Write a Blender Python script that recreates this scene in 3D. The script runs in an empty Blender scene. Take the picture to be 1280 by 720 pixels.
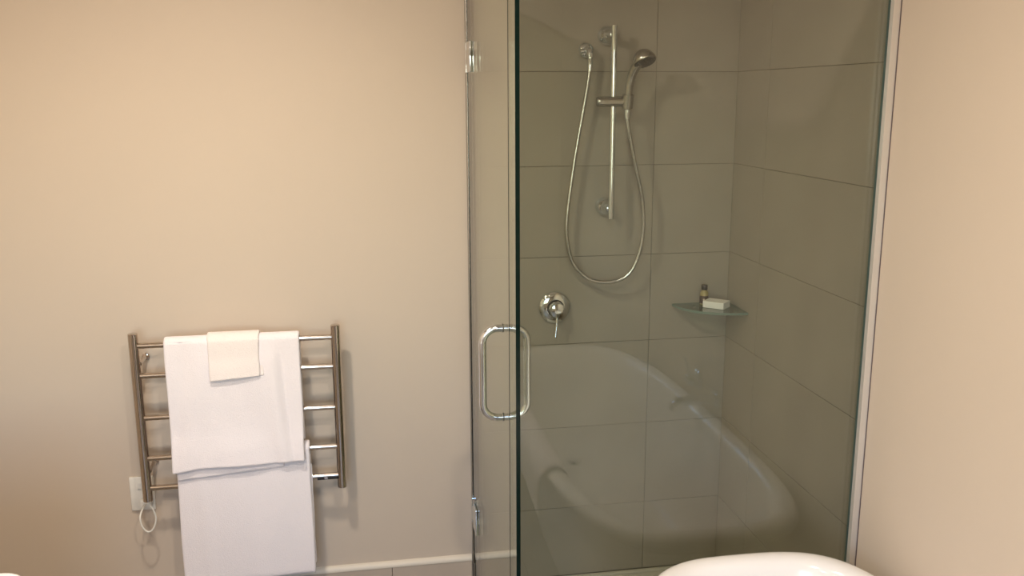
import bpy, bmesh, math, random
from mathutils import Vector, Matrix, noise

random.seed(7)
S = bpy.context.scene
COL = S.collection

# ---------------------------------------------------------------- camera
CAM_H = 1.72
cam = bpy.data.cameras.new('camera')
cam.sensor_width = 36.0
cam.lens = 1126.0 / 1280.0 * 36.0
cam.clip_start = 0.02
camo = bpy.data.objects.new('camera', cam)
COL.objects.link(camo)
RR = ((0.98566392, -0.03896541, 0.16415948),
      (-0.16867543, -0.2050648, 0.96410426),
      (-0.00390338, -0.97797246, -0.20869749))
camo.matrix_world = Matrix(((RR[0][0], -RR[0][1], -RR[0][2], 0.0),
                            (RR[1][0], -RR[1][1], -RR[1][2], 0.0),
                            (RR[2][0], -RR[2][1], -RR[2][2], CAM_H),
                            (0, 0, 0, 1)))
S.camera = camo

# ---------------------------------------------------------------- sky, exposure, light levels
SKY_STRENGTH = 1.95
DOWNLIGHTS = [  # x, y, watts, name part of the label
    (-0.40, 1.70, 15.0, 'recessed ceiling downlight above the heated towel rail'),
    (0.28, 0.80, 12.0, 'recessed ceiling downlight beside the white bathtub'),
    (-0.80, 0.35, 8.0, 'recessed ceiling downlight above the vanity washbasin'),
]
LAMP_COLOUR = (1.0, 0.875, 0.74)
S.view_settings.view_transform = 'Standard'
S.view_settings.look = 'None'
S.view_settings.gamma = 1.0
S.view_settings.use_curve_mapping = False
S.view_settings.exposure = 0.55
S.cycles.use_denoising = True
S.cycles.max_bounces = 10
S.cycles.diffuse_bounces = 6
S.cycles.glossy_bounces = 6
S.cycles.transparent_max_bounces = 16
S.cycles.sample_clamp_indirect = 4.0
S.cycles.caustics_reflective = False
S.cycles.caustics_refractive = False

W = bpy.data.worlds.new('sky')
S.world = W
W.use_nodes = True
wn = W.node_tree.nodes
sky = wn.new('ShaderNodeTexSky')
sky.sky_type = 'NISHITA'
sky.sun_disc = False
sky.sun_elevation = math.radians(42)
sky.sun_rotation = math.radians(100)
W.node_tree.links.new(sky.outputs[0], wn['Background'].inputs[0])
wn['Background'].inputs[1].default_value = SKY_STRENGTH


# ---------------------------------------------------------------- materials
def mat(name, color, rough=0.5, metal=0.0, spec=0.5, coat=0.0, bump=0.0, bump_scale=50.0,
        mottling=0.0, mott_scale=3.0, sheen=0.0, emis=None, emis_s=0.0):
    m = bpy.data.materials.new(name)
    m.use_nodes = True
    nt = m.node_tree
    b = nt.nodes['Principled BSDF']
    b.inputs['Base Color'].default_value = (*color, 1)
    b.inputs['Roughness'].default_value = rough
    b.inputs['Metallic'].default_value = metal
    b.inputs['Specular IOR Level'].default_value = spec
    b.inputs['Coat Weight'].default_value = coat
    b.inputs['Sheen Weight'].default_value = sheen
    if emis:
        b.inputs['Emission Color'].default_value = (*emis, 1)
        b.inputs['Emission Strength'].default_value = emis_s
    if bump or mottling:
        tc = nt.nodes.new('ShaderNodeTexCoord')
    if mottling:
        n = nt.nodes.new('ShaderNodeTexNoise')
        n.inputs['Scale'].default_value = mott_scale
        n.inputs['Detail'].default_value = 6
        nt.links.new(tc.outputs['Object'], n.inputs['Vector'])
        r = nt.nodes.new('ShaderNodeValToRGB')
        r.color_ramp.elements[0].position = 0.3
        r.color_ramp.elements[1].position = 0.7
        r.color_ramp.elements[0].color = (*[c * (1 - mottling) for c in color], 1)
        r.color_ramp.elements[1].color = (*[min(1, c * (1 + mottling)) for c in color], 1)
        nt.links.new(n.outputs['Fac'], r.inputs['Fac'])
        nt.links.new(r.outputs['Color'], b.inputs['Base Color'])
    if bump:
        n2 = nt.nodes.new('ShaderNodeTexNoise')
        n2.inputs['Scale'].default_value = bump_scale
        n2.inputs['Detail'].default_value = 4
        nt.links.new(tc.outputs['Object'], n2.inputs['Vector'])
        bp = nt.nodes.new('ShaderNodeBump')
        bp.inputs['Strength'].default_value = bump
        bp.inputs['Distance'].default_value = 0.002
        nt.links.new(n2.outputs['Fac'], bp.inputs['Height'])
        nt.links.new(bp.outputs['Normal'], b.inputs['Normal'])
    return m


def glass_mat(name, tint, ior=1.5):
    """flat architectural glass: Fresnel reflection over tinted straight-through light"""
    m = bpy.data.materials.new(name)
    m.use_nodes = True
    nt = m.node_tree
    for n in list(nt.nodes):
        nt.nodes.remove(n)
    out = nt.nodes.new('ShaderNodeOutputMaterial')
    mix = nt.nodes.new('ShaderNodeMixShader')
    tr = nt.nodes.new('ShaderNodeBsdfTransparent')
    gl = nt.nodes.new('ShaderNodeBsdfGlossy')
    fr = nt.nodes.new('ShaderNodeFresnel')
    geo = nt.nodes.new('ShaderNodeNewGeometry')
    mr = nt.nodes.new('ShaderNodeMapRange')   # same reflectance on either side of the pane
    mr.inputs['To Min'].default_value = ior
    mr.inputs['To Max'].default_value = 1.0 / ior
    nt.links.new(geo.outputs['Backfacing'], mr.inputs['Value'])
    nt.links.new(mr.outputs[0], fr.inputs['IOR'])
    tr.inputs['Color'].default_value = (*tint, 1)
    gl.inputs['Color'].default_value = (1, 1, 1, 1)
    gl.inputs['Roughness'].default_value = 0.0
    nt.links.new(fr.outputs[0], mix.inputs[0])
    nt.links.new(tr.outputs[0], mix.inputs[1])
    nt.links.new(gl.outputs[0], mix.inputs[2])
    nt.links.new(mix.outputs[0], out.inputs[0])
    return m


M = {}
M['plaster'] = mat('plaster', (0.61, 0.522, 0.430), 0.65, spec=0.3, bump=0.10, bump_scale=35, mottling=0.012, mott_scale=2.0)
M['ceiling'] = mat('ceiling_paint', (0.80, 0.77, 0.72), 0.8)
M['tile'] = mat('wall_tile', (0.330, 0.298, 0.254), 0.32, spec=0.45, mottling=0.06, mott_scale=4.0, bump=0.05, bump_scale=20)
M['skirt_tile'] = mat('skirting_tile', (0.52, 0.44, 0.36), 0.35, mottling=0.05, mott_scale=5)
M['floor_tile'] = mat('floor_tile', (0.20, 0.18, 0.15), 0.4, mottling=0.06, mott_scale=4)
M['grout'] = mat('grout', (0.19, 0.16, 0.125), 0.9)
M['bead'] = mat('bead', (0.72, 0.66, 0.56), 0.45)
M['chrome'] = mat('chrome', (0.78, 0.82, 0.86), 0.06, 1.0)
M['steel'] = mat('stainless_steel', (0.62, 0.55, 0.49), 0.13, 1.0)
M['hose'] = mat('hose_metal', (0.58, 0.58, 0.56), 0.22, 1.0)
M['satin'] = mat('satin_chrome', (0.46, 0.45, 0.42), 0.22, 1.0)
M['alu'] = mat('anodised_aluminium', (0.78, 0.75, 0.72), 0.35, 0.6)
M['dark_strip'] = mat('matte_dark_brown', (0.12, 0.09, 0.09), 0.6)
M['black'] = mat('black_plastic', (0.015, 0.014, 0.013), 0.35)
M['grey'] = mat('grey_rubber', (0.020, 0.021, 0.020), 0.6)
M['white_pl'] = mat('white_plastic', (0.80, 0.78, 0.72), 0.35)
M['ceramic'] = mat('white_enamel', (0.86, 0.85, 0.84), 0.16, spec=0.5)
M['tray'] = mat('shower_tray_acrylic', (0.60, 0.57, 0.50), 0.3)
M['towel'] = mat('white_terry', (0.92, 0.87, 0.89), 0.95, spec=0.1, bump=0.9, bump_scale=330, sheen=0.2)
M['cloth'] = mat('cream_terry', (0.92, 0.85, 0.82), 0.95, spec=0.1, bump=0.9, bump_scale=330, sheen=0.2)
M['soap'] = mat('white_card', (0.92, 0.90, 0.88), 0.6)
M['bottle'] = mat('amber_lotion', (0.33, 0.27, 0.10), 0.2, coat=0.4)
M['label'] = mat('brown_label', (0.045, 0.022, 0.016), 0.5)
M['mark'] = mat('pale_print', (0.60, 0.52, 0.46), 0.6)
M['cabinet'] = mat('vanity_laminate', (0.75, 0.72, 0.67), 0.4)
M['frame'] = mat('window_frame_paint', (0.80, 0.79, 0.76), 0.4)
M['lens'] = mat('lamp_lens', (0.9, 0.85, 0.75), 0.5, emis=(1.0, 0.82, 0.6), emis_s=12.0)
M['glass'] = glass_mat('clear_shower_glass', (0.905, 0.92, 0.885))
M['door_glass'] = glass_mat('clear_door_glass', (0.88, 0.915, 0.85))
M['pane'] = glass_mat('window_glass', (0.97, 0.98, 0.98))
M['edge'] = mat('green_glass_edge', (0.002, 0.011, 0.009), 0.15, spec=0.25)
M['edge_fringe'] = mat('teal_edge_fringe', (0.05, 0.085, 0.075), 0.4)
M['shelf_glass'] = glass_mat('green_shelf_glass', (0.66, 0.76, 0.72))
M['shelf_edge'] = mat('pale_green_glass_edge', (0.16, 0.23, 0.20), 0.15, spec=0.6)


# ---------------------------------------------------------------- mesh helpers
class MB:
    def __init__(self):
        self.bm = bmesh.new()

    def box(self, x0, x1, y0, y1, z0, z1, mi=0, bevel=0.0, seg=2):
        g = bmesh.ops.create_cube(self.bm, size=1.0)
        vs = g['verts']
        for v in vs:
            v.co = Vector(((x0 + x1) / 2 + v.co.x * (x1 - x0), (y0 + y1) / 2 + v.co.y * (y1 - y0),
                           (z0 + z1) / 2 + v.co.z * (z1 - z0)))
        fs = {f for v in vs for f in v.link_faces}
        for f in fs:
            f.material_index = mi
        if bevel:
            es = {e for v in vs for e in v.link_edges}
            bmesh.ops.bevel(self.bm, geom=list(es), offset=bevel, segments=seg, affect='EDGES', profile=0.5)
        return self

    def tube(self, pts, r, n=14, caps=True, mi=0):
        pts = [Vector(p) for p in pts]
        rs = r if isinstance(r, (list, tuple)) else [r] * len(pts)
        T = []
        for i in range(len(pts)):
            a = pts[max(i - 1, 0)]
            b = pts[min(i + 1, len(pts) - 1)]
            T.append((b - a).normalized())
        up = Vector((0, 0, 1)) if abs(T[0].z) < 0.9 else Vector((0, 1, 0))
        N = T[0].cross(up).normalized()
        rings = []
        for i, p in enumerate(pts):
            if i:
                q = T[i - 1].rotation_difference(T[i])
                N = q @ N
            B = T[i].cross(N)
            rings.append([self.bm.verts.new(p + rs[i] * (math.cos(2 * math.pi * k / n) * N + math.sin(2 * math.pi * k / n) * B))
                          for k in range(n)])
        for a, b in zip(rings, rings[1:]):
            for k in range(n):
                f = self.bm.faces.new((a[k], a[(k + 1) % n], b[(k + 1) % n], b[k]))
                f.smooth = True
                f.material_index = mi
        if caps:
            for ring, rev in ((rings[0], False), (rings[-1], True)):
                f = self.bm.faces.new(ring if rev else ring[::-1])
                f.material_index = mi
        return self

    def lathe(self, prof, origin, axis=(0, 0, 1), n=28, mi=0, smooth=True):
        """prof: (radius, distance along the axis)"""
        o = Vector(origin)
        A = Vector(axis).normalized()
        U = A.orthogonal().normalized()
        V = A.cross(U)
        rings = []
        for r, h in prof:
            if r < 1e-6:
                rings.append([self.bm.verts.new(o + A * h)])
            else:
                rings.append([self.bm.verts.new(o + A * h + r * (math.cos(2 * math.pi * k / n) * U + math.sin(2 * math.pi * k / n) * V))
                              for k in range(n)])
        for a, b in zip(rings, rings[1:]):
            for k in range(n):
                if len(a) == 1 and len(b) == 1:
                    continue
                if len(a) == 1:
                    f = self.bm.faces.new((a[0], b[(k + 1) % n], b[k]))
                elif len(b) == 1:
                    f = self.bm.faces.new((a[k], a[(k + 1) % n], b[0]))
                else:
                    f = self.bm.faces.new((a[k], a[(k + 1) % n], b[(k + 1) % n], b[k]))
                f.smooth = smooth
                f.material_index = mi
        return self

    def build(self, name, mats, parent=None, smooth_angle=None):
        bmesh.ops.recalc_face_normals(self.bm, faces=self.bm.faces[:])
        me = bpy.data.meshes.new(name)
        self.bm.to_mesh(me)
        self.bm.free()
        for mm in (mats if isinstance(mats, (list, tuple)) else [mats]):
            me.materials.append(mm)
        if smooth_angle is not None:
            for p in me.polygons:
                p.use_smooth = True
            me.set_sharp_from_angle(angle=math.radians(smooth_angle))
        o = bpy.data.objects.new(name, me)
        COL.objects.link(o)
        if parent is not None:
            o.parent = parent
            o.matrix_parent_inverse = parent.matrix_world.inverted()
        return o


def empty(name, loc):
    o = bpy.data.objects.new(name, None)
    o.empty_display_size = 0.05
    o.matrix_world = Matrix.Translation(Vector(loc))
    COL.objects.link(o)
    return o


def tag(o, label, cat, group=None):
    o['label'] = label
    o['category'] = cat
    if group:
        o['group'] = group
    return o


def struct(o, label=None):
    o['kind'] = 'structure'
    if label:
        o['label'] = label
    return o


def subsurf(o, lv=1):
    md = o.modifiers.new('subdivision', 'SUBSURF')
    md.levels = lv
    md.render_levels = lv


def smooth_path(pts, k=8):
    """Catmull-Rom through the points"""
    P = [Vector(p) for p in pts]
    out = []
    for i in range(len(P) - 1):
        p0 = P[max(i - 1, 0)]
        p1, p2 = P[i], P[i + 1]
        p3 = P[min(i + 2, len(P) - 1)]
        for j in range(k):
            t = j / k
            out.append(0.5 * ((2 * p1) + (p2 - p0) * t + (2 * p0 - 5 * p1 + 4 * p2 - p3) * t * t + (3 * p1 - p0 - 3 * p2 + p3) * t ** 3))
    out.append(P[-1])
    return out


# ---------------------------------------------------------------- the room
WALL = 2.88          # plaster and tile face of the back wall
XR = 1.248           # face of the right wall
XL = -1.22
YB = -1.50
CEIL = 2.42
DOOR_X = 0.354       # plane of the shower door

floor = MB().box(XL - .12, XR + .14, YB - .12, WALL + .12, -0.12, -0.008).build('floor', M['grout'])
struct(floor, 'greige tiled bathroom floor')
tw = 0.445
pos = []
x = XL
while x < XR - 0.02:
    y = YB
    while y < WALL - 0.02:
        pos.append((x, min(x + tw, XR), y, min(y + tw, WALL)))
        y += tw
    x += tw
cache = {}
for (x0, x1, y0, y1) in pos:
    key = (round(x1 - x0, 3), round(y1 - y0, 3))
    if key not in cache:
        t = MB().box(0.0015, key[0] - .0015, 0.0015, key[1] - .0015, -0.008, 0.0).build('tile', M['floor_tile'], floor)
        cache[key] = t.data
    else:
        t = bpy.data.objects.new('tile', cache[key])
        COL.objects.link(t)
        t.parent = floor
    t.location = (x0, y0, 0)

ceil = MB().box(XL - .12, XR + .14, YB - .12, WALL + .12, CEIL, CEIL + .1).build('ceiling', M['ceiling'])
struct(ceil, 'white painted ceiling')

b = MB()
b.box(XL - .12, 0.345, WALL, WALL + .12, -.008, CEIL)
b.box(0.345, XR + .14, WALL + .003, WALL + .12, -.008, CEIL, 1)
wall_back = struct(b.build('wall_back', [M['plaster'], M['grout']]), 'cream plaster wall with the heated towel rail, tiled inside the shower')
b = MB()
b.box(XR, XR + .14, YB - .12, 1.99, -.008, CEIL)
b.box(XR + .003, XR + .14, 1.99, WALL + .003, -.008, CEIL, 1)
wall_right = struct(b.build('wall_right', [M['plaster'], M['grout']]), 'cream plaster right wall, tiled inside the shower')
wall_left = struct(MB().box(XL - .12, XL, YB, WALL, -.008, CEIL).build('wall_left', M['plaster']), 'cream plaster left wall')

# rear wall with a daylight window behind the camera
WX0, WX1, WZ0, WZ1 = -1.05, 0.30, 0.95, 2.10
b = MB()
b.box(XL - .12, WX0, YB - .12, YB, -.008, CEIL)
b.box(WX1, XR, YB - .12, YB, -.008, CEIL)
b.box(WX0, WX1, YB - .12, YB, -.008, WZ0)
b.box(WX0, WX1, YB - .12, YB, WZ1, CEIL)
struct(b.build('wall_rear', M['plaster']), 'cream plaster wall with the window')
win = struct(empty('window_1', ((WX0 + WX1) / 2, YB - .06, WZ0)), 'white framed window letting in daylight')
b = MB()
fw = .045
b.box(WX0, WX0 + fw, YB - .09, YB - .03, WZ0, WZ1)
b.box(WX1 - fw, WX1, YB - .09, YB - .03, WZ0, WZ1)
b.box(WX0 + fw, WX1 - fw, YB - .09, YB - .03, WZ0, WZ0 + fw)
b.box(WX0 + fw, WX1 - fw, YB - .09, YB - .03, WZ1 - fw, WZ1)
b.box((WX0 + WX1) / 2 - .02, (WX0 + WX1) / 2 + .02, YB - .09, YB - .03, WZ0 + fw, WZ1 - fw)
b.build('window_frame', M['frame'], win)
xm = (WX0 + WX1) / 2
for (a, c) in ((WX0 + fw, xm - .02), (xm + .02, WX1 - fw)):
    MB().box(a, c, YB - .063, YB - .057, WZ0 + fw, WZ1 - fw).build('pane', M['pane'], win)
pl = bpy.data.lights.new('sky_portal', 'AREA')
pl.shape = 'RECTANGLE'
pl.size = WX1 - WX0
pl.size_y = WZ1 - WZ0
pl.cycles.is_portal = True
po = bpy.data.objects.new('sky_portal', pl)
po.location = ((WX0 + WX1) / 2, YB - .125, (WZ0 + WZ1) / 2)
po.rotation_euler = (math.radians(90), 0, math.radians(180) if False else 0)
po.rotation_euler = (math.radians(90), 0, 0)   # -Z of the light looks along +Y, into the room
COL.objects.link(po)

# wall tiles, each its own piece
ROWS = [0.034, 0.295, 0.595, 0.895, 1.195, 1.495, 1.795, 2.095, CEIL]
G = 0.0009
tile_cache = {}


def wall_tile(parent, w, h, loc, rot):
    key = (round(w, 3), round(h, 3))
    if key not in tile_cache:
        t = MB().box(0, w, 0.0, 0.0028, 0, h, bevel=0.0004, seg=1).build('tile', M['tile'])
        tile_cache[key] = t.data
    else:
        t = bpy.data.objects.new('tile', tile_cache[key])
        COL.objects.link(t)
    t.parent = parent
    t.location = loc
    t.rotation_euler = (random.uniform(-.0003, .0003), 0, rot + random.uniform(-.0002, .0002))
    return t


for z0, z1 in zip(ROWS, ROWS[1:]):
    for x0, x1 in ((0.368, 0.968), (0.968, XR + G)):
        wall_tile(wall_back, x1 - x0 - 2 * G, z1 - z0 - 2 * G, (x0 + G, WALL + random.uniform(0, .0004), z0 + G), 0)
    for y0, y1 in ((1.992, 2.644), (2.644, WALL + G)):
        # rotated so the tile's local x runs from the back of the shower to the front
        wall_tile(wall_right, y1 - y0 - 2 * G, z1 - z0 - 2 * G, (XR + random.uniform(0, .0004), y1 - G, z0 + G), -math.pi / 2)

# tiled skirting with a pale bead on top, along the plaster
base = MB().box(XL, 0.343, WALL - .004, WALL, 0.0, 0.130).build('baseboard_back', M['grout'])
struct(base, 'greige tile skirting below the plaster wall')
for x0, x1 in ((XL, -1.135), (-1.135, -.535), (-.535, .065), (.065, .343)):
    MB().box(x0 + .001, x1 - .001, WALL - .012, WALL - .004, 0.001, .130, bevel=.0006, seg=1).build('tile', M['skirt_tile'], base)
bead = MB()
prof = [(0, .1305), (-.014, .1305), (-.0145, .134), (-.013, .140), (-.009, .145), (-.004, .149), (0, .150)]
vs = [[bead.bm.verts.new((xx, WALL + p[0], p[1])) for p in prof] for xx in (XL, .343)]
for k in range(len(prof)):
    k2 = (k + 1) % len(prof)
    bead.bm.faces.new((vs[0][k], vs[0][k2], vs[1][k2], vs[1][k]))
bead.bm.faces.new(vs[0])
bead.bm.faces.new(vs[1][::-1])
struct(bead.build('trim_1', M['bead'], smooth_angle=40), 'pale bead along the top of the tile skirting')
base_r = struct(MB().box(XR - .012, XR, YB, 1.97, 0.0, .110, bevel=.0006, seg=1).build('baseboard_right', M['skirt_tile']), 'tile skirting along the right wall')

# ---------------------------------------------------------------- shower tray, glass
tray = tag(empty('shower_tray', (0.8, 2.45, 0)), 'low pale shower tray on the floor behind the glass', 'shower tray')
b = MB()
b.box(0.335, XR - .001, 1.985, WALL - .001, 0.0, 0.024)
for (a0, a1, c0, c1) in ((.335, XR - .001, 1.985, 2.03), (.335, .372, 2.03, WALL - .001), (.372, XR - .001, 2.86, WALL - .001), (XR - .022, XR - .001, 2.03, 2.86)):
    b.box(a0, a1, c0, c1, 0.0235, 0.033, bevel=.003)
b.build('tray_body', M['tray'], tray, 40)
b = MB().lathe([(0.0, .004), (.05, .004), (.055, .002), (.055, 0), (0, 0)], (.80, 2.45, .0242))
b.build('drain_grate', M['chrome'], tray, 40)

screen = tag(empty('shower_screen', (0.8, 2.005, 0.033)), 'fixed glass shower screen with dark green edge and white wall channel', 'shower screen')
ZT = 2.05


def pane(name, x0, x1, y0, y1, z0, z1, thin, parent, gm='glass', clear=None):
    """a sheet of glass; the narrow rim faces get the deep green of glass seen edge on"""
    b = MB().box(x0, x1, y0, y1, z0, z1)
    b.bm.faces.ensure_lookup_table()
    b.bm.normal_update()
    for f in b.bm.faces:
        f.material_index = 0 if abs(f.normal[thin]) > .9 or (clear and f.normal.dot(Vector(clear)) > .9) else 1
    return b.build(name, [M[gm], M['edge']], parent)


pane('front_panel', 0.3595, 1.2380, 2.000, 2.010, 0.034, ZT, 1, screen)
pane('return_panel', 0.349, 0.359, 2.000, 2.093, 0.034, ZT, 0, screen, 'door_glass', (0, 1, 0))
b = MB()
b.box(1.229, 1.2385, 1.9785, 1.999, 0.034, ZT)
b.box(1.2385, 1.2464, 1.9785, 2.016, 0.034, ZT)
b.build('wall_channel', M['alu'], screen)
MB().box(1.2276, 1.2288, 1.992, 1.9995, 0.034, ZT).build('edge_fringe', M['edge_fringe'], screen)  # added strip imitating the glass end's dark edge refracted through the panel
MB().box(1.2465, 1.2478, 1.976, 2.016, 0.034, ZT).build('dark_line', M['dark_strip'], screen)  # thin dark strip between the channel and the wall
MB().box(0.3455, 0.366, 2.862, WALL - .0005, 0.12, CEIL - .002, bevel=.002).build('trim_2', M['satin'])
struct(bpy.data.objects['trim_2'], 'narrow chrome upright on the wall beside the shower door')

door = tag(empty('shower_door', (DOOR_X, 2.85, 0.045)), 'hinged clear glass shower door with chrome pull handle', 'shower door')
pane('door_pane', 0.349, 0.359, 2.0965, 2.850, 0.045, ZT, 0, door, 'door_glass', (0, -1, 0))
MB().box(0.3485, 0.3508, 2.0938, 2.0962, 0.045, ZT).build('door_seal', M['edge'], door)
for zc in (1.835, 0.330):
    b = MB()
    for sx in (-1, 1):
        x0 = DOOR_X + sx * .0055
        x1 = DOOR_X + sx * .0125
        b.box(min(x0, x1), max(x0, x1), 2.745, 2.812, zc - .045, zc + .045, bevel=.0015)
    b.tube([(DOOR_X, 2.833, zc - .045), (DOOR_X, 2.833, zc + .045)], .0095, 16)
    b.box(DOOR_X - .0125, DOOR_X - .0055, 2.808, 2.833, zc - .022, zc + .022)
    b.box(DOOR_X + .0055, DOOR_X + .0125, 2.808, 2.833, zc - .022, zc + .022)
    h = b.build('hinge', M['chrome'], door, 35)
    MB().box(DOOR_X - .0125, DOOR_X + .0145, 2.8435, 2.8612, zc - .045, zc + .045, bevel=.0015).build('wall_plate', M['chrome'], h)


def d_handle(sx, y, z0, z1):
    out, r = .058, .038
    p = []
    x0 = DOOR_X + sx * .0065
    xo = DOOR_X + sx * out
    p.append((x0, y, z1))
    for k in range(9):
        a = math.pi / 2 * k / 8
        p.append((xo - sx * r + sx * r * math.sin(a), y, z1 - r + r * math.cos(a)))
    for k in range(9):
        a = math.pi / 2 * k / 8
        p.append((xo - sx * r + sx * r * math.cos(a), y, z0 + r - r * math.sin(a)))
    p.append((x0, y, z0))
    return p


hb = MB()
for sx in (-1, 1):
    hb.tube(d_handle(sx, 2.19, .905, 1.143), .0098, 20)
hd = hb.build('pull_handle', M['chrome'], door, 40)
b = MB()
for z in (.905, 1.143):
    for sx in (-1, 1):
        b.lathe([(0, 0), (.0112, 0), (.0112, .0014), (0, .0014)], (DOOR_X + sx * .0051, 2.19, z), (sx, 0, 0), 20)
b.build('washer', M['black'], hd, 40)

# ---------------------------------------------------------------- shower fittings
rail = tag(empty('shower_rail', (.802, 2.88, 1.34)), 'chrome vertical slide rail on the tiled shower wall', 'shower rail')
MB().tube([(.802, 2.80, 1.330), (.802, 2.80, 1.932)], .0098, 20).build('rail_bar', M['chrome'], rail, 40)
for z in (1.905, 1.362):
    b = MB().lathe([(0, 0), (.030, 0), (.031, .006), (.029, .016), (.022, .027), (.0125, .036), (.010, .060), (.010, .076), (0, .080)],
                   (.799, 2.8795, z), (0, -1, 0), 28)
    b.build('rail_bracket', M['chrome'], rail, 50)
b = MB().tube([(.764, 2.796, 1.701), (.832, 2.796, 1.701)], .0165, 24)
b.tube([(.748, 2.796, 1.701), (.753, 2.796, 1.701), (.764, 2.796, 1.701)], [.0135, .0158, .0158], 24)
sl = b.build('slider', M['satin'], rail, 40)
b = MB().lathe([(.0125, 0), (.0165, 0), (.0185, .042), (.0145, .042), (.0125, 0)], (.846, 2.790, 1.680), (0.0, -.14, .99), 24)
b.build('handset_cradle', M['satin'], sl, 40)

hs = tag(empty('shower_handset', (.846, 2.787, 1.70)), 'chrome hand shower with dark spray face held on the slide rail', 'hand shower')
hp = smooth_path([(.846, 2.789, 1.676), (.846, 2.783, 1.72), (.849, 2.776, 1.762), (.856, 2.762, 1.795), (.866, 2.748, 1.818)], 6)
rad = [.0105 + .0055 * (i / (len(hp) - 1)) ** 1.2 for i in range(len(hp))]
MB().tube(hp, rad, 18).build('handle', M['satin'], hs, 50)
axis = Vector((.20, -.42, -.88)).normalized()
hc = Vector((.880, 2.734, 1.824))
MB().lathe([(0, -.036), (.012, -.034), (.022, -.028), (.030, -.018), (.0355, -.006), (.0365, .003), (.035, .006), (0, .006)], hc, axis, 32).build('head', M['satin'], hs, 50)
b = MB().lathe([(0, .0062), (.0335, .0062), (.0330, .0085), (.020, .0105), (0, .011)], hc, axis, 32)
U = axis.orthogonal().normalized()
V = axis.cross(U)
b.build('spray_face', M['grey'], hs, 50)
b = MB()
for rr, nn in ((.010, 6), (.019, 10), (.027, 16)):
    for k in range(nn):
        a = 2 * math.pi * k / nn
        p = hc + rr * (math.cos(a) * U + math.sin(a) * V)
        b.lathe([(.0014, .0075), (.0012, .0128), (0, .0128)], p, axis, 6)
nz = b.build('nozzles', M['black'], hs)
nz['kind'] = 'stuff'

hose = tag(empty('shower_hose', (.80, 2.825, 1.115)), 'ribbed metal shower hose looping below the slide rail', 'shower hose')
hpts = [(.733, 2.832, 1.800), (.725, 2.83, 1.743), (.701, 2.83, 1.606), (.681, 2.83, 1.48), (.664, 2.83, 1.339), (.665, 2.83, 1.26), (.684, 2.83, 1.185),
        (.736, 2.83, 1.13), (.803, 2.825, 1.115), (.865, 2.82, 1.135), (.900, 2.815, 1.196), (.915, 2.81, 1.282), (.908, 2.805, 1.388), (.885, 2.80, 1.479),
        (.863, 2.795, 1.568), (.849, 2.791, 1.630), (.846, 2.790, 1.655)]
sp = smooth_path(hpts, 40)
L = [0]
for a, c in zip(sp, sp[1:]):
    L.append(L[-1] + (c - a).length)
# resample evenly, then alternate the radius: the ribs of the wound hose
step = .0026
n = int(L[-1] / step)
rs, j = [], 0
pp = []
for i in range(n + 1):
    d = L[-1] * i / n
    while j < len(L) - 2 and L[j + 1] < d:
        j += 1
    t = (d - L[j]) / max(L[j + 1] - L[j], 1e-9)
    pp.append(sp[j].lerp(sp[j + 1], min(max(t, 0), 1)))
    rs.append(.0072 if i % 2 else .0059)
MB().tube(pp, rs, 12).build('hose_tube', M['hose'], hose)
MB().tube([(.734, 2.832, 1.832), (.7335, 2.832, 1.818), (.733, 2.832, 1.795)], [.0085, .0095, .0085], 16).build('hose_nut', M['chrome'], hose, 40)
MB().tube([(.846, 2.790, 1.648), (.846, 2.7895, 1.662), (.846, 2.789, 1.675)], [.0082, .0095, .0095], 16).build('hose_nut', M['chrome'], hose, 40)

el = tag(empty('hose_outlet', (.731, 2.88, 1.86)), 'round chrome wall outlet elbow feeding the shower hose', 'wall outlet')
MB().lathe([(0, 0), (.0235, 0), (.0245, .004), (.022, .010), (.013, .014), (0, .014)], (.731, 2.8795, 1.860), (0, -1, 0), 28).build('flange', M['chrome'], el, 50)
b = MB().tube([(.731, 2.868, 1.860), (.732, 2.850, 1.860), (.733, 2.838, 1.855), (.734, 2.832, 1.846), (.734, 2.832, 1.833)], [.012, .0125, .0125, .011, .0095], 18)
b.tube([(.722, 2.850, 1.858), (.706, 2.850, 1.856)], [.0065, .0075], 14)
b.build('elbow', M['chrome'], el, 50)

mx = tag(empty('shower_mixer', (.635, 2.88, 1.025)), 'round chrome shower mixer with thin lever below the hose', 'shower mixer')
MB().lathe([(0, 0), (.055, 0), (.0555, .003), (.053, .007), (.044, .011), (.030, .014), (0, .015)], (.635, 2.8795, 1.025), (0, -1, 0), 40).build('cover_plate', M['chrome'], mx, 50)
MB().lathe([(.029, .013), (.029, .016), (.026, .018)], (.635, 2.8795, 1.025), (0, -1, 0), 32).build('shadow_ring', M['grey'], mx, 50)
MB().lathe([(0, .013), (.025, .013), (.0255, .03), (.0255, .052), (.0235, .058), (.012, .061), (0, .0615)], (.635, 2.8795, 1.025), (0, -1, 0), 32).build('mixer_body', M['chrome'], mx, 50)
MB().tube([(.634, 2.832, 1.004), (.631, 2.826, .975), (.625, 2.818, .938)], [.0042, .0048, .0052], 14).build('lever', M['chrome'], mx, 50)

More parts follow.
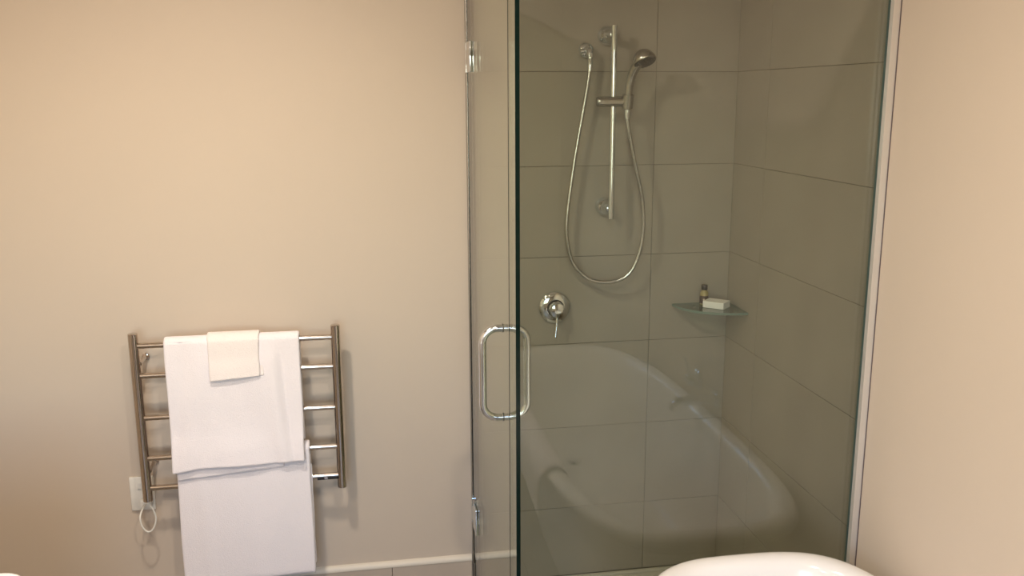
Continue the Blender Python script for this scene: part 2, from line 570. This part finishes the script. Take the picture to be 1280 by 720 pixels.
# corner shelf with bottle and soap
SZ = 1.02
sh = tag(empty('glass_shelf', (XR - .06, WALL - .06, SZ - .008)), 'quarter-round green glass shelf in the shower corner', 'shelf')
b = MB()
R = .200
pts = [(XR - .0008, WALL - .0008)]
for k in range(19):
    a = math.pi / 2 * k / 18
    # slightly flattened bow front
    pts.append((XR - .0008 - R * math.cos(a) ** .92 if k < 18 else XR - .0008, WALL - .0008 - (R - .025) * math.sin(a) ** .92))
top = [b.bm.verts.new((p[0], p[1], SZ)) for p in pts]
bot = [b.bm.verts.new((p[0], p[1], SZ - .008)) for p in pts]
b.bm.faces.new(top)
b.bm.faces.new(bot[::-1])
for k in range(len(pts)):
    k2 = (k + 1) % len(pts)
    f = b.bm.faces.new((top[k], bot[k], bot[k2], top[k2]))
    f.material_index = 1
b.build('shelf_pane', [M['shelf_glass'], M['shelf_edge']], sh)
MB().box(1.115, 1.128, WALL - .018, WALL - .0005, SZ - .016, SZ - .0082, bevel=.001).build('shelf_support', M['chrome'], sh)
MB().box(XR - .018, XR - .0005, 2.770, 2.783, SZ - .016, SZ - .0082, bevel=.001).build('shelf_support', M['chrome'], sh)

bo = tag(empty('toiletry_bottle', (1.150, 2.848, SZ)), 'small toiletry bottle with black cap and brown label on the glass shelf', 'bottle')
BX, BY = 1.150, 2.848
MB().lathe([(0, .0004), (.0130, .0004), (.0145, .002), (.0145, .038), (.0125, .045), (.0085, .049), (.0085, .052), (0, .052)], (BX, BY, SZ)).build('bottle_body', M['bottle'], bo, 50)
lb = MB().lathe([(.0146, .005), (.0149, .0052), (.0149, .0315), (.0146, .0317)], (BX, BY, SZ)).build('label', M['label'], bo, 50)
a0 = math.atan2(-BY, -BX)
b = MB()
rows = []
for zz in (.0165, .0225):
    rows.append([b.bm.verts.new((BX + .0151 * math.cos(a0 + da), BY + .0151 * math.sin(a0 + da), SZ + zz)) for da in (-.22, -.07, .08, .23)])
for k in range(3):
    b.bm.faces.new((rows[0][k], rows[0][k + 1], rows[1][k + 1], rows[1][k]))
b.build('label_mark', M['mark'], lb)
MB().lathe([(0, .052), (.0105, .0515), (.0107, .053), (.0107, .067), (.0098, .0685), (0, .0685)], (BX, BY, SZ)).build('cap', M['black'], bo, 50)

A = Vector((1.129, 2.806))
B2 = Vector((1.182, 2.753))
ux = (B2 - A).normalized()
uy = Vector((-ux.y, ux.x))
sb = MB()
sb.box(0, .074, 0, .056, 0.0003, .023, bevel=.0015)
so = sb.build('soap_box', M['soap'])
so.location = (A.x, A.y, SZ)
so.rotation_euler = (0, 0, math.atan2(ux.y, ux.x))
tag(so, 'small white soap carton lying on the glass shelf beside the bottle', 'soap box')

# ---------------------------------------------------------------- heated towel rail
tr = tag(empty('towel_rail', (-.387, 2.88, .75)), 'brushed steel heated towel rail on the cream wall', 'towel rail')
PX = (-.687, -.0875)
RY = 2.780
for x in PX:
    MB().lathe([(0, 0), (.0125, 0), (.0145, .002), (.0145, .541), (.0125, .543), (0, .543)], (x, RY, .481), (0, 0, 1), 24).build('post', M['steel'], tr, 40)
RUNGS = (.985, .890, .755, .623, .524)
for z in RUNGS:
    rg = MB().tube([(PX[0] + .012, RY, z), (PX[1] - .012, RY, z)], .0092, 18).build('rung', M['steel'], tr, 40)
    last = rg
cp = MB().box(-.165, -.100, RY - .0112, RY - .0055, .5140, .5235, bevel=.001).build('control_strip', M['black'], last)
for cx, mm in ((-.136, 'steel'), (-.124, 'grey')):
    MB().box(cx - .007, cx + .004, RY - .0125, RY - .0111, .5160, .5235, bevel=.0006).build('button', M[mm], last)
for x, z in ((-.683 + .006, .925), (-.0915, .942), (-.677, .575), (-.0915, .585)):
    b = MB().tube([(x, RY + .010, z), (x, WALL - .006, z)], .0065, 14)
    b.lathe([(0, 0), (.011, 0), (.011, .006), (.0065, .008), (0, .008)], (x, WALL - .0005, z), (0, -1, 0), 20)
    b.build('wall_fixing', M['steel'], tr, 40)

# outlet and cord
ou = tag(empty('power_outlet', (-.724, 2.88, .467)), 'white wall outlet plate half hidden behind the left rail post', 'outlet')
MB().box(-.7625, -.6875, WALL - .009, WALL - .0003, .4095, .525, bevel=.003).build('cover_plate', M['white_pl'], ou, 40)
MB().box(-.738, -.722, WALL - .0135, WALL - .0085, .485, .507, bevel=.0015).build('switch', M['white_pl'], ou, 40)
cpts = [(-.712, WALL - .030, .440), (-.714, 2.835, .440), (-.717, 2.805, .434), (-.719, 2.792, .420), (-.716, 2.79, .397), (-.708, 2.79, .380), (-.697, 2.79, .372), (-.685, 2.79, .378), (-.676, 2.79, .394),
        (-.671, 2.79, .418), (-.675, 2.787, .444), (-.682, 2.783, .462), (-.686, 2.781, .4795)]
cd = MB().tube(smooth_path(cpts, 6), .0027, 10).build('power_cord', M['white_pl'], tr)
cd['label'] = 'thin white power cord looping below the left post'
MB().box(-.728, -.696, WALL - .034, WALL - .0095, .426, .454, bevel=.004).build('plug', M['white_pl'], cd, 40)


# ---------------------------------------------------------------- towels
def drape(name, path, x0, x1, thick, m, parent=None, nx=26, wob=.0035, seed=0, hem=None, flare=0.0, creases=()):
    """cloth following a (y, z) path, spanning x0..x1; hem(u) shifts the last edge along the path"""
    P = [Vector((0, p[0], p[1])) for p in path]
    sp = smooth_path(P, 6)
    nv = len(sp)
    bm = bmesh.new()
    grid = []
    for j, p in enumerate(sp):
        tv = j / (nv - 1)
        tang = (sp[min(j + 1, nv - 1)] - sp[max(j - 1, 0)]).normalized()
        nrm = Vector((0, tang.z, -tang.y))
        row = []
        for i in range(nx + 1):
            u = i / nx
            x = x0 + (x1 - x0) * u
            q = p.copy()
            q.x = x + flare * (u - .5) * tv
            w = wob * (noise.noise(Vector((x * 7 + seed, tv * 3.2, seed * 1.7))) + .5 * noise.noise(Vector((x * 16 + seed, tv * 7, seed))))
            for cu, cs, cw, ca in creases:     # soft folds: place, slant, width, height
                w += ca * math.exp(-((u - cu - cs * (tv - .7)) / cw) ** 2) * min(1, max(0, (tv - .5) / .15))
            amp = min(1, abs(p.z - max(s.z for s in sp)) / .08)
            q += nrm * (w * amp)
            ed = noise.noise(Vector((seed + 9, tv * 9, 0 if u < .5 else 5)))
            if i in (0, nx):
                q.x += .0022 * ed
            if hem:
                k = max(0, (tv - .55) / .45)
                q += tang * hem(u) * k
            row.append(bm.verts.new(q))
        grid.append(row)
    for a, c in zip(grid, grid[1:]):
        for i in range(nx):
            f = bm.faces.new((a[i], a[i + 1], c[i + 1], c[i]))
            f.smooth = True
    bmesh.ops.recalc_face_normals(bm, faces=bm.faces[:])
    me = bpy.data.meshes.new(name)
    bm.to_mesh(me)
    bm.free()
    me.materials.append(m)
    o = bpy.data.objects.new(name, me)
    COL.objects.link(o)
    md = o.modifiers.new('thickness', 'SOLIDIFY')
    md.thickness = thick
    md.offset = 0
    subsurf(o, 1)
    if parent is not None:
        o.parent = parent
        o.matrix_parent_inverse = parent.matrix_world.inverted()
    return o


def over(zc, r, back, front, yc=RY, n=7):
    """up the back, over a rung at height zc, down the front"""
    p = [(y, z) for y, z in back]
    for k in range(n + 1):
        a = math.pi * k / n
        p.append((yc + r * math.cos(a), zc + r * math.sin(a)))
    return p + [(y, z) for y, z in front]


# lower towel first: over the fourth rung
lo = tag(empty('bath_towel', (-.393, RY, .64)), 'lower white bath towel, folded and hung under the upper towel', 'towel', 'white towels on the rail')
drape('towel_fold', over(.623, .0185, [(2.801, .26), (2.800, .42), (2.799, .56)], [(2.7605, .58), (2.757, .48), (2.754, .36), (2.754, .200)]), -.592, -.183, .014, M['towel'], lo, seed=3, nx=40, creases=((.15, .2, .05, .004), (.6, -.4, .10, -.004)),
      wob=.004, hem=lambda u: .003 * u + .003 * math.sin(5 * u))
drape('back_layer', [(2.772, .575), (2.770, .46), (2.768, .34), (2.768, .225)], -.585, -.179, .008, M['towel'], lo, seed=11, wob=.002)
# upper towel: over the top rung, falling in front of the lower one
up = tag(empty('bath_towel', (-.395, RY, 1.0)), 'upper white bath towel hung over the top rung of the rail', 'towel', 'white towels on the rail')
drape('towel_fold', over(.985, .0175, [(2.800, .64), (2.799, .80), (2.798, .92)], [(2.760, .93), (2.757, .82), (2.752, .72), (2.741, .65), (2.734, .588)]), -.598, -.197, .0135, M['towel'], up, seed=5, nx=44,
      creases=((.84, .25, .035, -.007), (.78, .22, .04, .004), (.25, -.5, .07, .004), (.12, -.3, .05, -.004), (.5, .9, .09, -.004)),
      wob=.009, hem=lambda u: -.010 * u + .006 * math.exp(-((u) / .12) ** 2) * 1.0 - .004 * math.exp(-((u - .25) / .2) ** 2))
drape('inner_hem', [(2.7625, .84), (2.763, .74), (2.7545, .66), (2.7475, .615), (2.7455, .556)], -.588, -.262, .008, M['towel'], up, seed=8, wob=.002, nx=20,
      hem=lambda u: -.024 * u)
# face cloth on top
fc = tag(empty('face_cloth', (-.387, RY, 1.015)), 'small cream face cloth folded over the upper bath towel', 'face cloth')
drape('cloth_fold', over(.985, .0290, [(2.810, .90), (2.809, .95)], [(2.749, .94), (2.744, .905), (2.740, .872)]), -.474, -.313, .007, M['cloth'], fc, seed=2, wob=.0025, nx=16,
      hem=lambda u: -.010 * u, flare=-.012)
drape('cloth_layer', [(2.7565, .965), (2.7535, .93), (2.750, .90), (2.7475, .882)], -.385, -.305, .0035, M['cloth'], fc, seed=4, wob=.001, nx=10, flare=-.006)

# ---------------------------------------------------------------- bathtub
bath = tag(empty('bathtub', (.884, 1.03, 0)), 'white freestanding bathtub with rolled rim beside the right wall', 'bathtub')
BCX, BCY, BA, BB = .884, 1.022, .359, .940
RIM = .597
rings = [(.150, .000, 2.6), (.140, .012, 2.6), (.120, .10, 2.7), (.085, .30, 2.9), (.058, .46, 3.0), (.046, .530, 3.0), (.020, .540, 3.1), (.004, .553, 3.1), (.0, RIM - .024, 3.1),
         (.004, RIM - .010, 3.1), (.018, RIM - .001, 3.1), (.034, RIM, 3.1), (.050, RIM - .006, 3.1), (.060, RIM - .022, 3.1), (.066, RIM - .05, 3.0), (.078, .42, 2.9), (.100, .29, 2.7), (.132, .205, 2.6),
         (.180, .168, 2.5), (.250, .158, 2.4), (.320, .156, 2.2)]
b = MB()
NB = 96
vr = []
for ins, z, nn in rings:
    a_, b_ = BA - ins, BB - ins * 1.12
    rr = []
    for k in range(NB):
        t = 2 * math.pi * k / NB
        c, s = math.cos(t), math.sin(t)
        e = 2 / (nn + max(0.0, c) ** .5 * max(0.0, s) ** .5 * 1.6)      # the corner at the wall and the glass is squarer
        rr.append(b.bm.verts.new((BCX + a_ * math.copysign(abs(c) ** e, c), BCY + b_ * math.copysign(abs(s) ** e, s), z)))
    vr.append(rr)
for p, q in zip(vr, vr[1:]):
    for k in range(NB):
        b.bm.faces.new((p[k], p[(k + 1) % NB], q[(k + 1) % NB], q[k]))
b.bm.faces.new(vr[0][::-1])
b.bm.faces.new(vr[-1])
tub = b.build('tub_shell', M['ceramic'], bath, 60)
subsurf(tub, 1)
MB().lathe([(0, .010), (.022, .010), (.030, .006), (.034, .001), (.034, 0), (0, 0)], (.884, .42, .1565)).build('waste_plug', M['chrome'], bath, 50)

spo = tag(empty('bath_spout', (XR, 1.08, .645)), 'wall-mounted chrome bath spout above the tub rim', 'tap')
b = MB().lathe([(0, 0), (.032, 0), (.033, .004), (.028, .010), (0, .010)], (XR - .0005, 1.08, 0.650), (-1, 0, 0), 28)
b.build('flange', M['chrome'], spo, 50)
MB().tube([(XR - .008, 1.08, 0.650), (XR - .12, 1.08, 0.649), (XR - .150, 1.08, 0.646), (XR - .162, 1.08, 0.635), (XR - .165, 1.08, 0.615)], [.018, .018, .0175, .0165, .016], 20).build('spout', M['chrome'], spo, 50)
mh = tag(empty('bath_mixer', (XR, .90, .66)), 'wall-mounted chrome bath mixer lever beside the bath spout', 'tap')
MB().lathe([(0, 0), (.038, 0), (.039, .004), (.032, .011), (.022, .012), (.022, .045), (.018, .050), (0, .051)], (XR - .0005, .90, .665), (-1, 0, 0), 28).build('mixer_body', M['chrome'], mh, 50)
MB().tube([(XR - .038, .90, .685), (XR - .048, .90, .725), (XR - .060, .90, .760)], [.0045, .005, .0055], 12).build('lever', M['chrome'], mh, 50)

# white towel over the tub's left rim, near the glass
bx = BCX - BA


def tub_towel():
    path = [(bx + .118, .40), (bx + .105, .46), (bx + .085, .545), (bx + .072, .585), (bx + .055, RIM + .008), (bx + .030, RIM + .013), (bx + .006, RIM + .004), (bx - .012, .575), (bx - .015, .53),
            (bx - .013, .462)]
    sp = smooth_path([Vector((p[0], 0, p[1])) for p in path], 5)
    y0, y1 = .78, 1.485
    ny = 30
    bm = bmesh.new()
    grid = []
    for j, p in enumerate(sp):
        tv = j / (len(sp) - 1)
        row = []
        for i in range(ny + 1):
            u = i / ny
            y = y0 + (y1 - y0) * u
            q = p.copy()
            q.y = y - .035 * max(0, tv - .5) * u
            q.x += .003 * noise.noise(Vector((y * 9, tv * 4, 3))) * (1 if tv > .6 else .3)
            if tv > .55:     # outer hem drops to a point at the corner nearest the glass
                q.z += -(tv - .55) / .45 * (-.01 + .03 * max(0, (u - .7) / .3))
            row.append(bm.verts.new(q))
        grid.append(row)
    for a, c in zip(grid, grid[1:]):
        for i in range(ny):
            f = bm.faces.new((a[i], a[i + 1], c[i + 1], c[i]))
            f.smooth = True
    bmesh.ops.recalc_face_normals(bm, faces=bm.faces[:])
    me = bpy.data.meshes.new('bath_mat')
    bm.to_mesh(me)
    bm.free()
    me.materials.append(M['towel'])
    o = bpy.data.objects.new('bath_mat', me)
    COL.objects.link(o)
    md = o.modifiers.new('thickness', 'SOLIDIFY')
    md.thickness = .008
    md.offset = 0
    subsurf(o, 1)
    return o


tag(tub_towel(), 'white towelling bath mat draped over the bathtub rim, reflected in the glass', 'bath mat')

# ---------------------------------------------------------------- vanity at the left
van = tag(empty('vanity', (-.92, 1.2, 0)), 'pale vanity cabinet below the white washbasin at bottom left', 'vanity')
MB().box(XL + .002, -.665, .70, 1.61, .09, .738, bevel=.003).build('cabinet_body', M['cabinet'], van)
MB().box(XL + .002, -.72, .74, 1.57, 0.0, .0895).build('plinth', M['cabinet'], van)
for y0 in (.705, 1.158):
    d = MB().box(-.6645, -.646, y0, y0 + .447, .10, .73, bevel=.003).build('door', M['cabinet'], van)
    yh = y0 + (.41 if y0 < 1 else .037)
    MB().tube([(-.646, yh, .60), (-.624, yh, .60), (-.624, yh, .70), (-.646, yh, .70)], .005, 10).build('handle', M['chrome'], d)
bs = tag(empty('washbasin', (-.92, 1.15, .739)), 'white washbasin with a rounded corner at the bottom left', 'basin')
b = MB()
BXc, BYc, HA, HB = (XL + .002 - .622) / 2, 1.155, (-.622 - XL - .002) / 2, .493


def rrect(hx, hy, r, z, n=8, cx=BXc, cy=BYc):
    out = []
    for sx, sy, a0 in ((1, 1, 0), (-1, 1, 90), (-1, -1, 180), (1, -1, 270)):
        for k in range(n + 1):
            a = math.radians(a0 + 90 * k / n)
            out.append((cx + sx * (hx - r) + r * math.cos(a), cy + sy * (hy - r) + r * math.sin(a), z))
    return out


vr = []
for (ix, r, z) in ((.010, .04, .739), (.004, .042, .75), (.0, .045, .78), (.0, .045, .858), (.003, .044, .866), (.010, .040, .870), (.07, .05, .870), (.078, .06, .866), (.085, .07, .85), (.11, .09, .78), (.17, .09, .755)):
    vr.append([b.bm.verts.new(p) for p in rrect(HA - ix, HB - ix, r, z)])
nn = len(vr[0])
for p, q in zip(vr, vr[1:]):
    for k in range(nn):
        b.bm.faces.new((p[k], p[(k + 1) % nn], q[(k + 1) % nn], q[k]))
b.bm.faces.new(vr[0][::-1])
b.bm.faces.new(vr[-1])
b.build('basin_bowl', M['ceramic'], bs, 50)
MB().lathe([(0, .006), (.018, .006), (.022, .002), (.022, 0), (0, 0)], (BXc, BYc, .7555)).build('waste', M['chrome'], bs, 50)
tp = tag(empty('basin_tap', (-1.185, BYc, .87)), 'chrome mixer tap standing on the washbasin', 'tap')
MB().tube([(-1.183, BYc, .8705), (-1.183, BYc, .98), (-1.17, BYc, 1.005), (-1.14, BYc, 1.015), (-1.06, BYc, 1.005), (-1.05, BYc, .995)], .015, 18).build('tap_body', M['chrome'], tp, 50)
MB().tube([(-1.183, BYc, 1.012), (-1.20, BYc, 1.05)], [.006, .007], 12).build('lever', M['chrome'], tp, 50)

# ---------------------------------------------------------------- ceiling downlights
for x, y, w, lab in DOWNLIGHTS:
    dl = tag(empty('downlight', (x, y, CEIL)), lab, 'downlight')
    MB().lathe([(.046, -.0005), (.062, -.0005), (.062, -.005), (.046, -.008)], (x, y, CEIL), (0, 0, 1), 32).build('bezel', M['white_pl'], dl, 40)
    MB().lathe([(0, -.002), (.046, -.002), (.046, -.0005), (0, -.0005)], (x, y, CEIL), (0, 0, 1), 32).build('lens', M['lens'], dl, 40)
    la = bpy.data.lights.new('downlight_lamp', 'AREA')
    la.shape = 'DISK'
    la.size = .12
    la.energy = w
    la.color = LAMP_COLOUR
    lo_ = bpy.data.objects.new('downlight_lamp', la)
    lo_.parent = dl
    lo_.location = (0, 0, -.012)
    COL.objects.link(lo_)
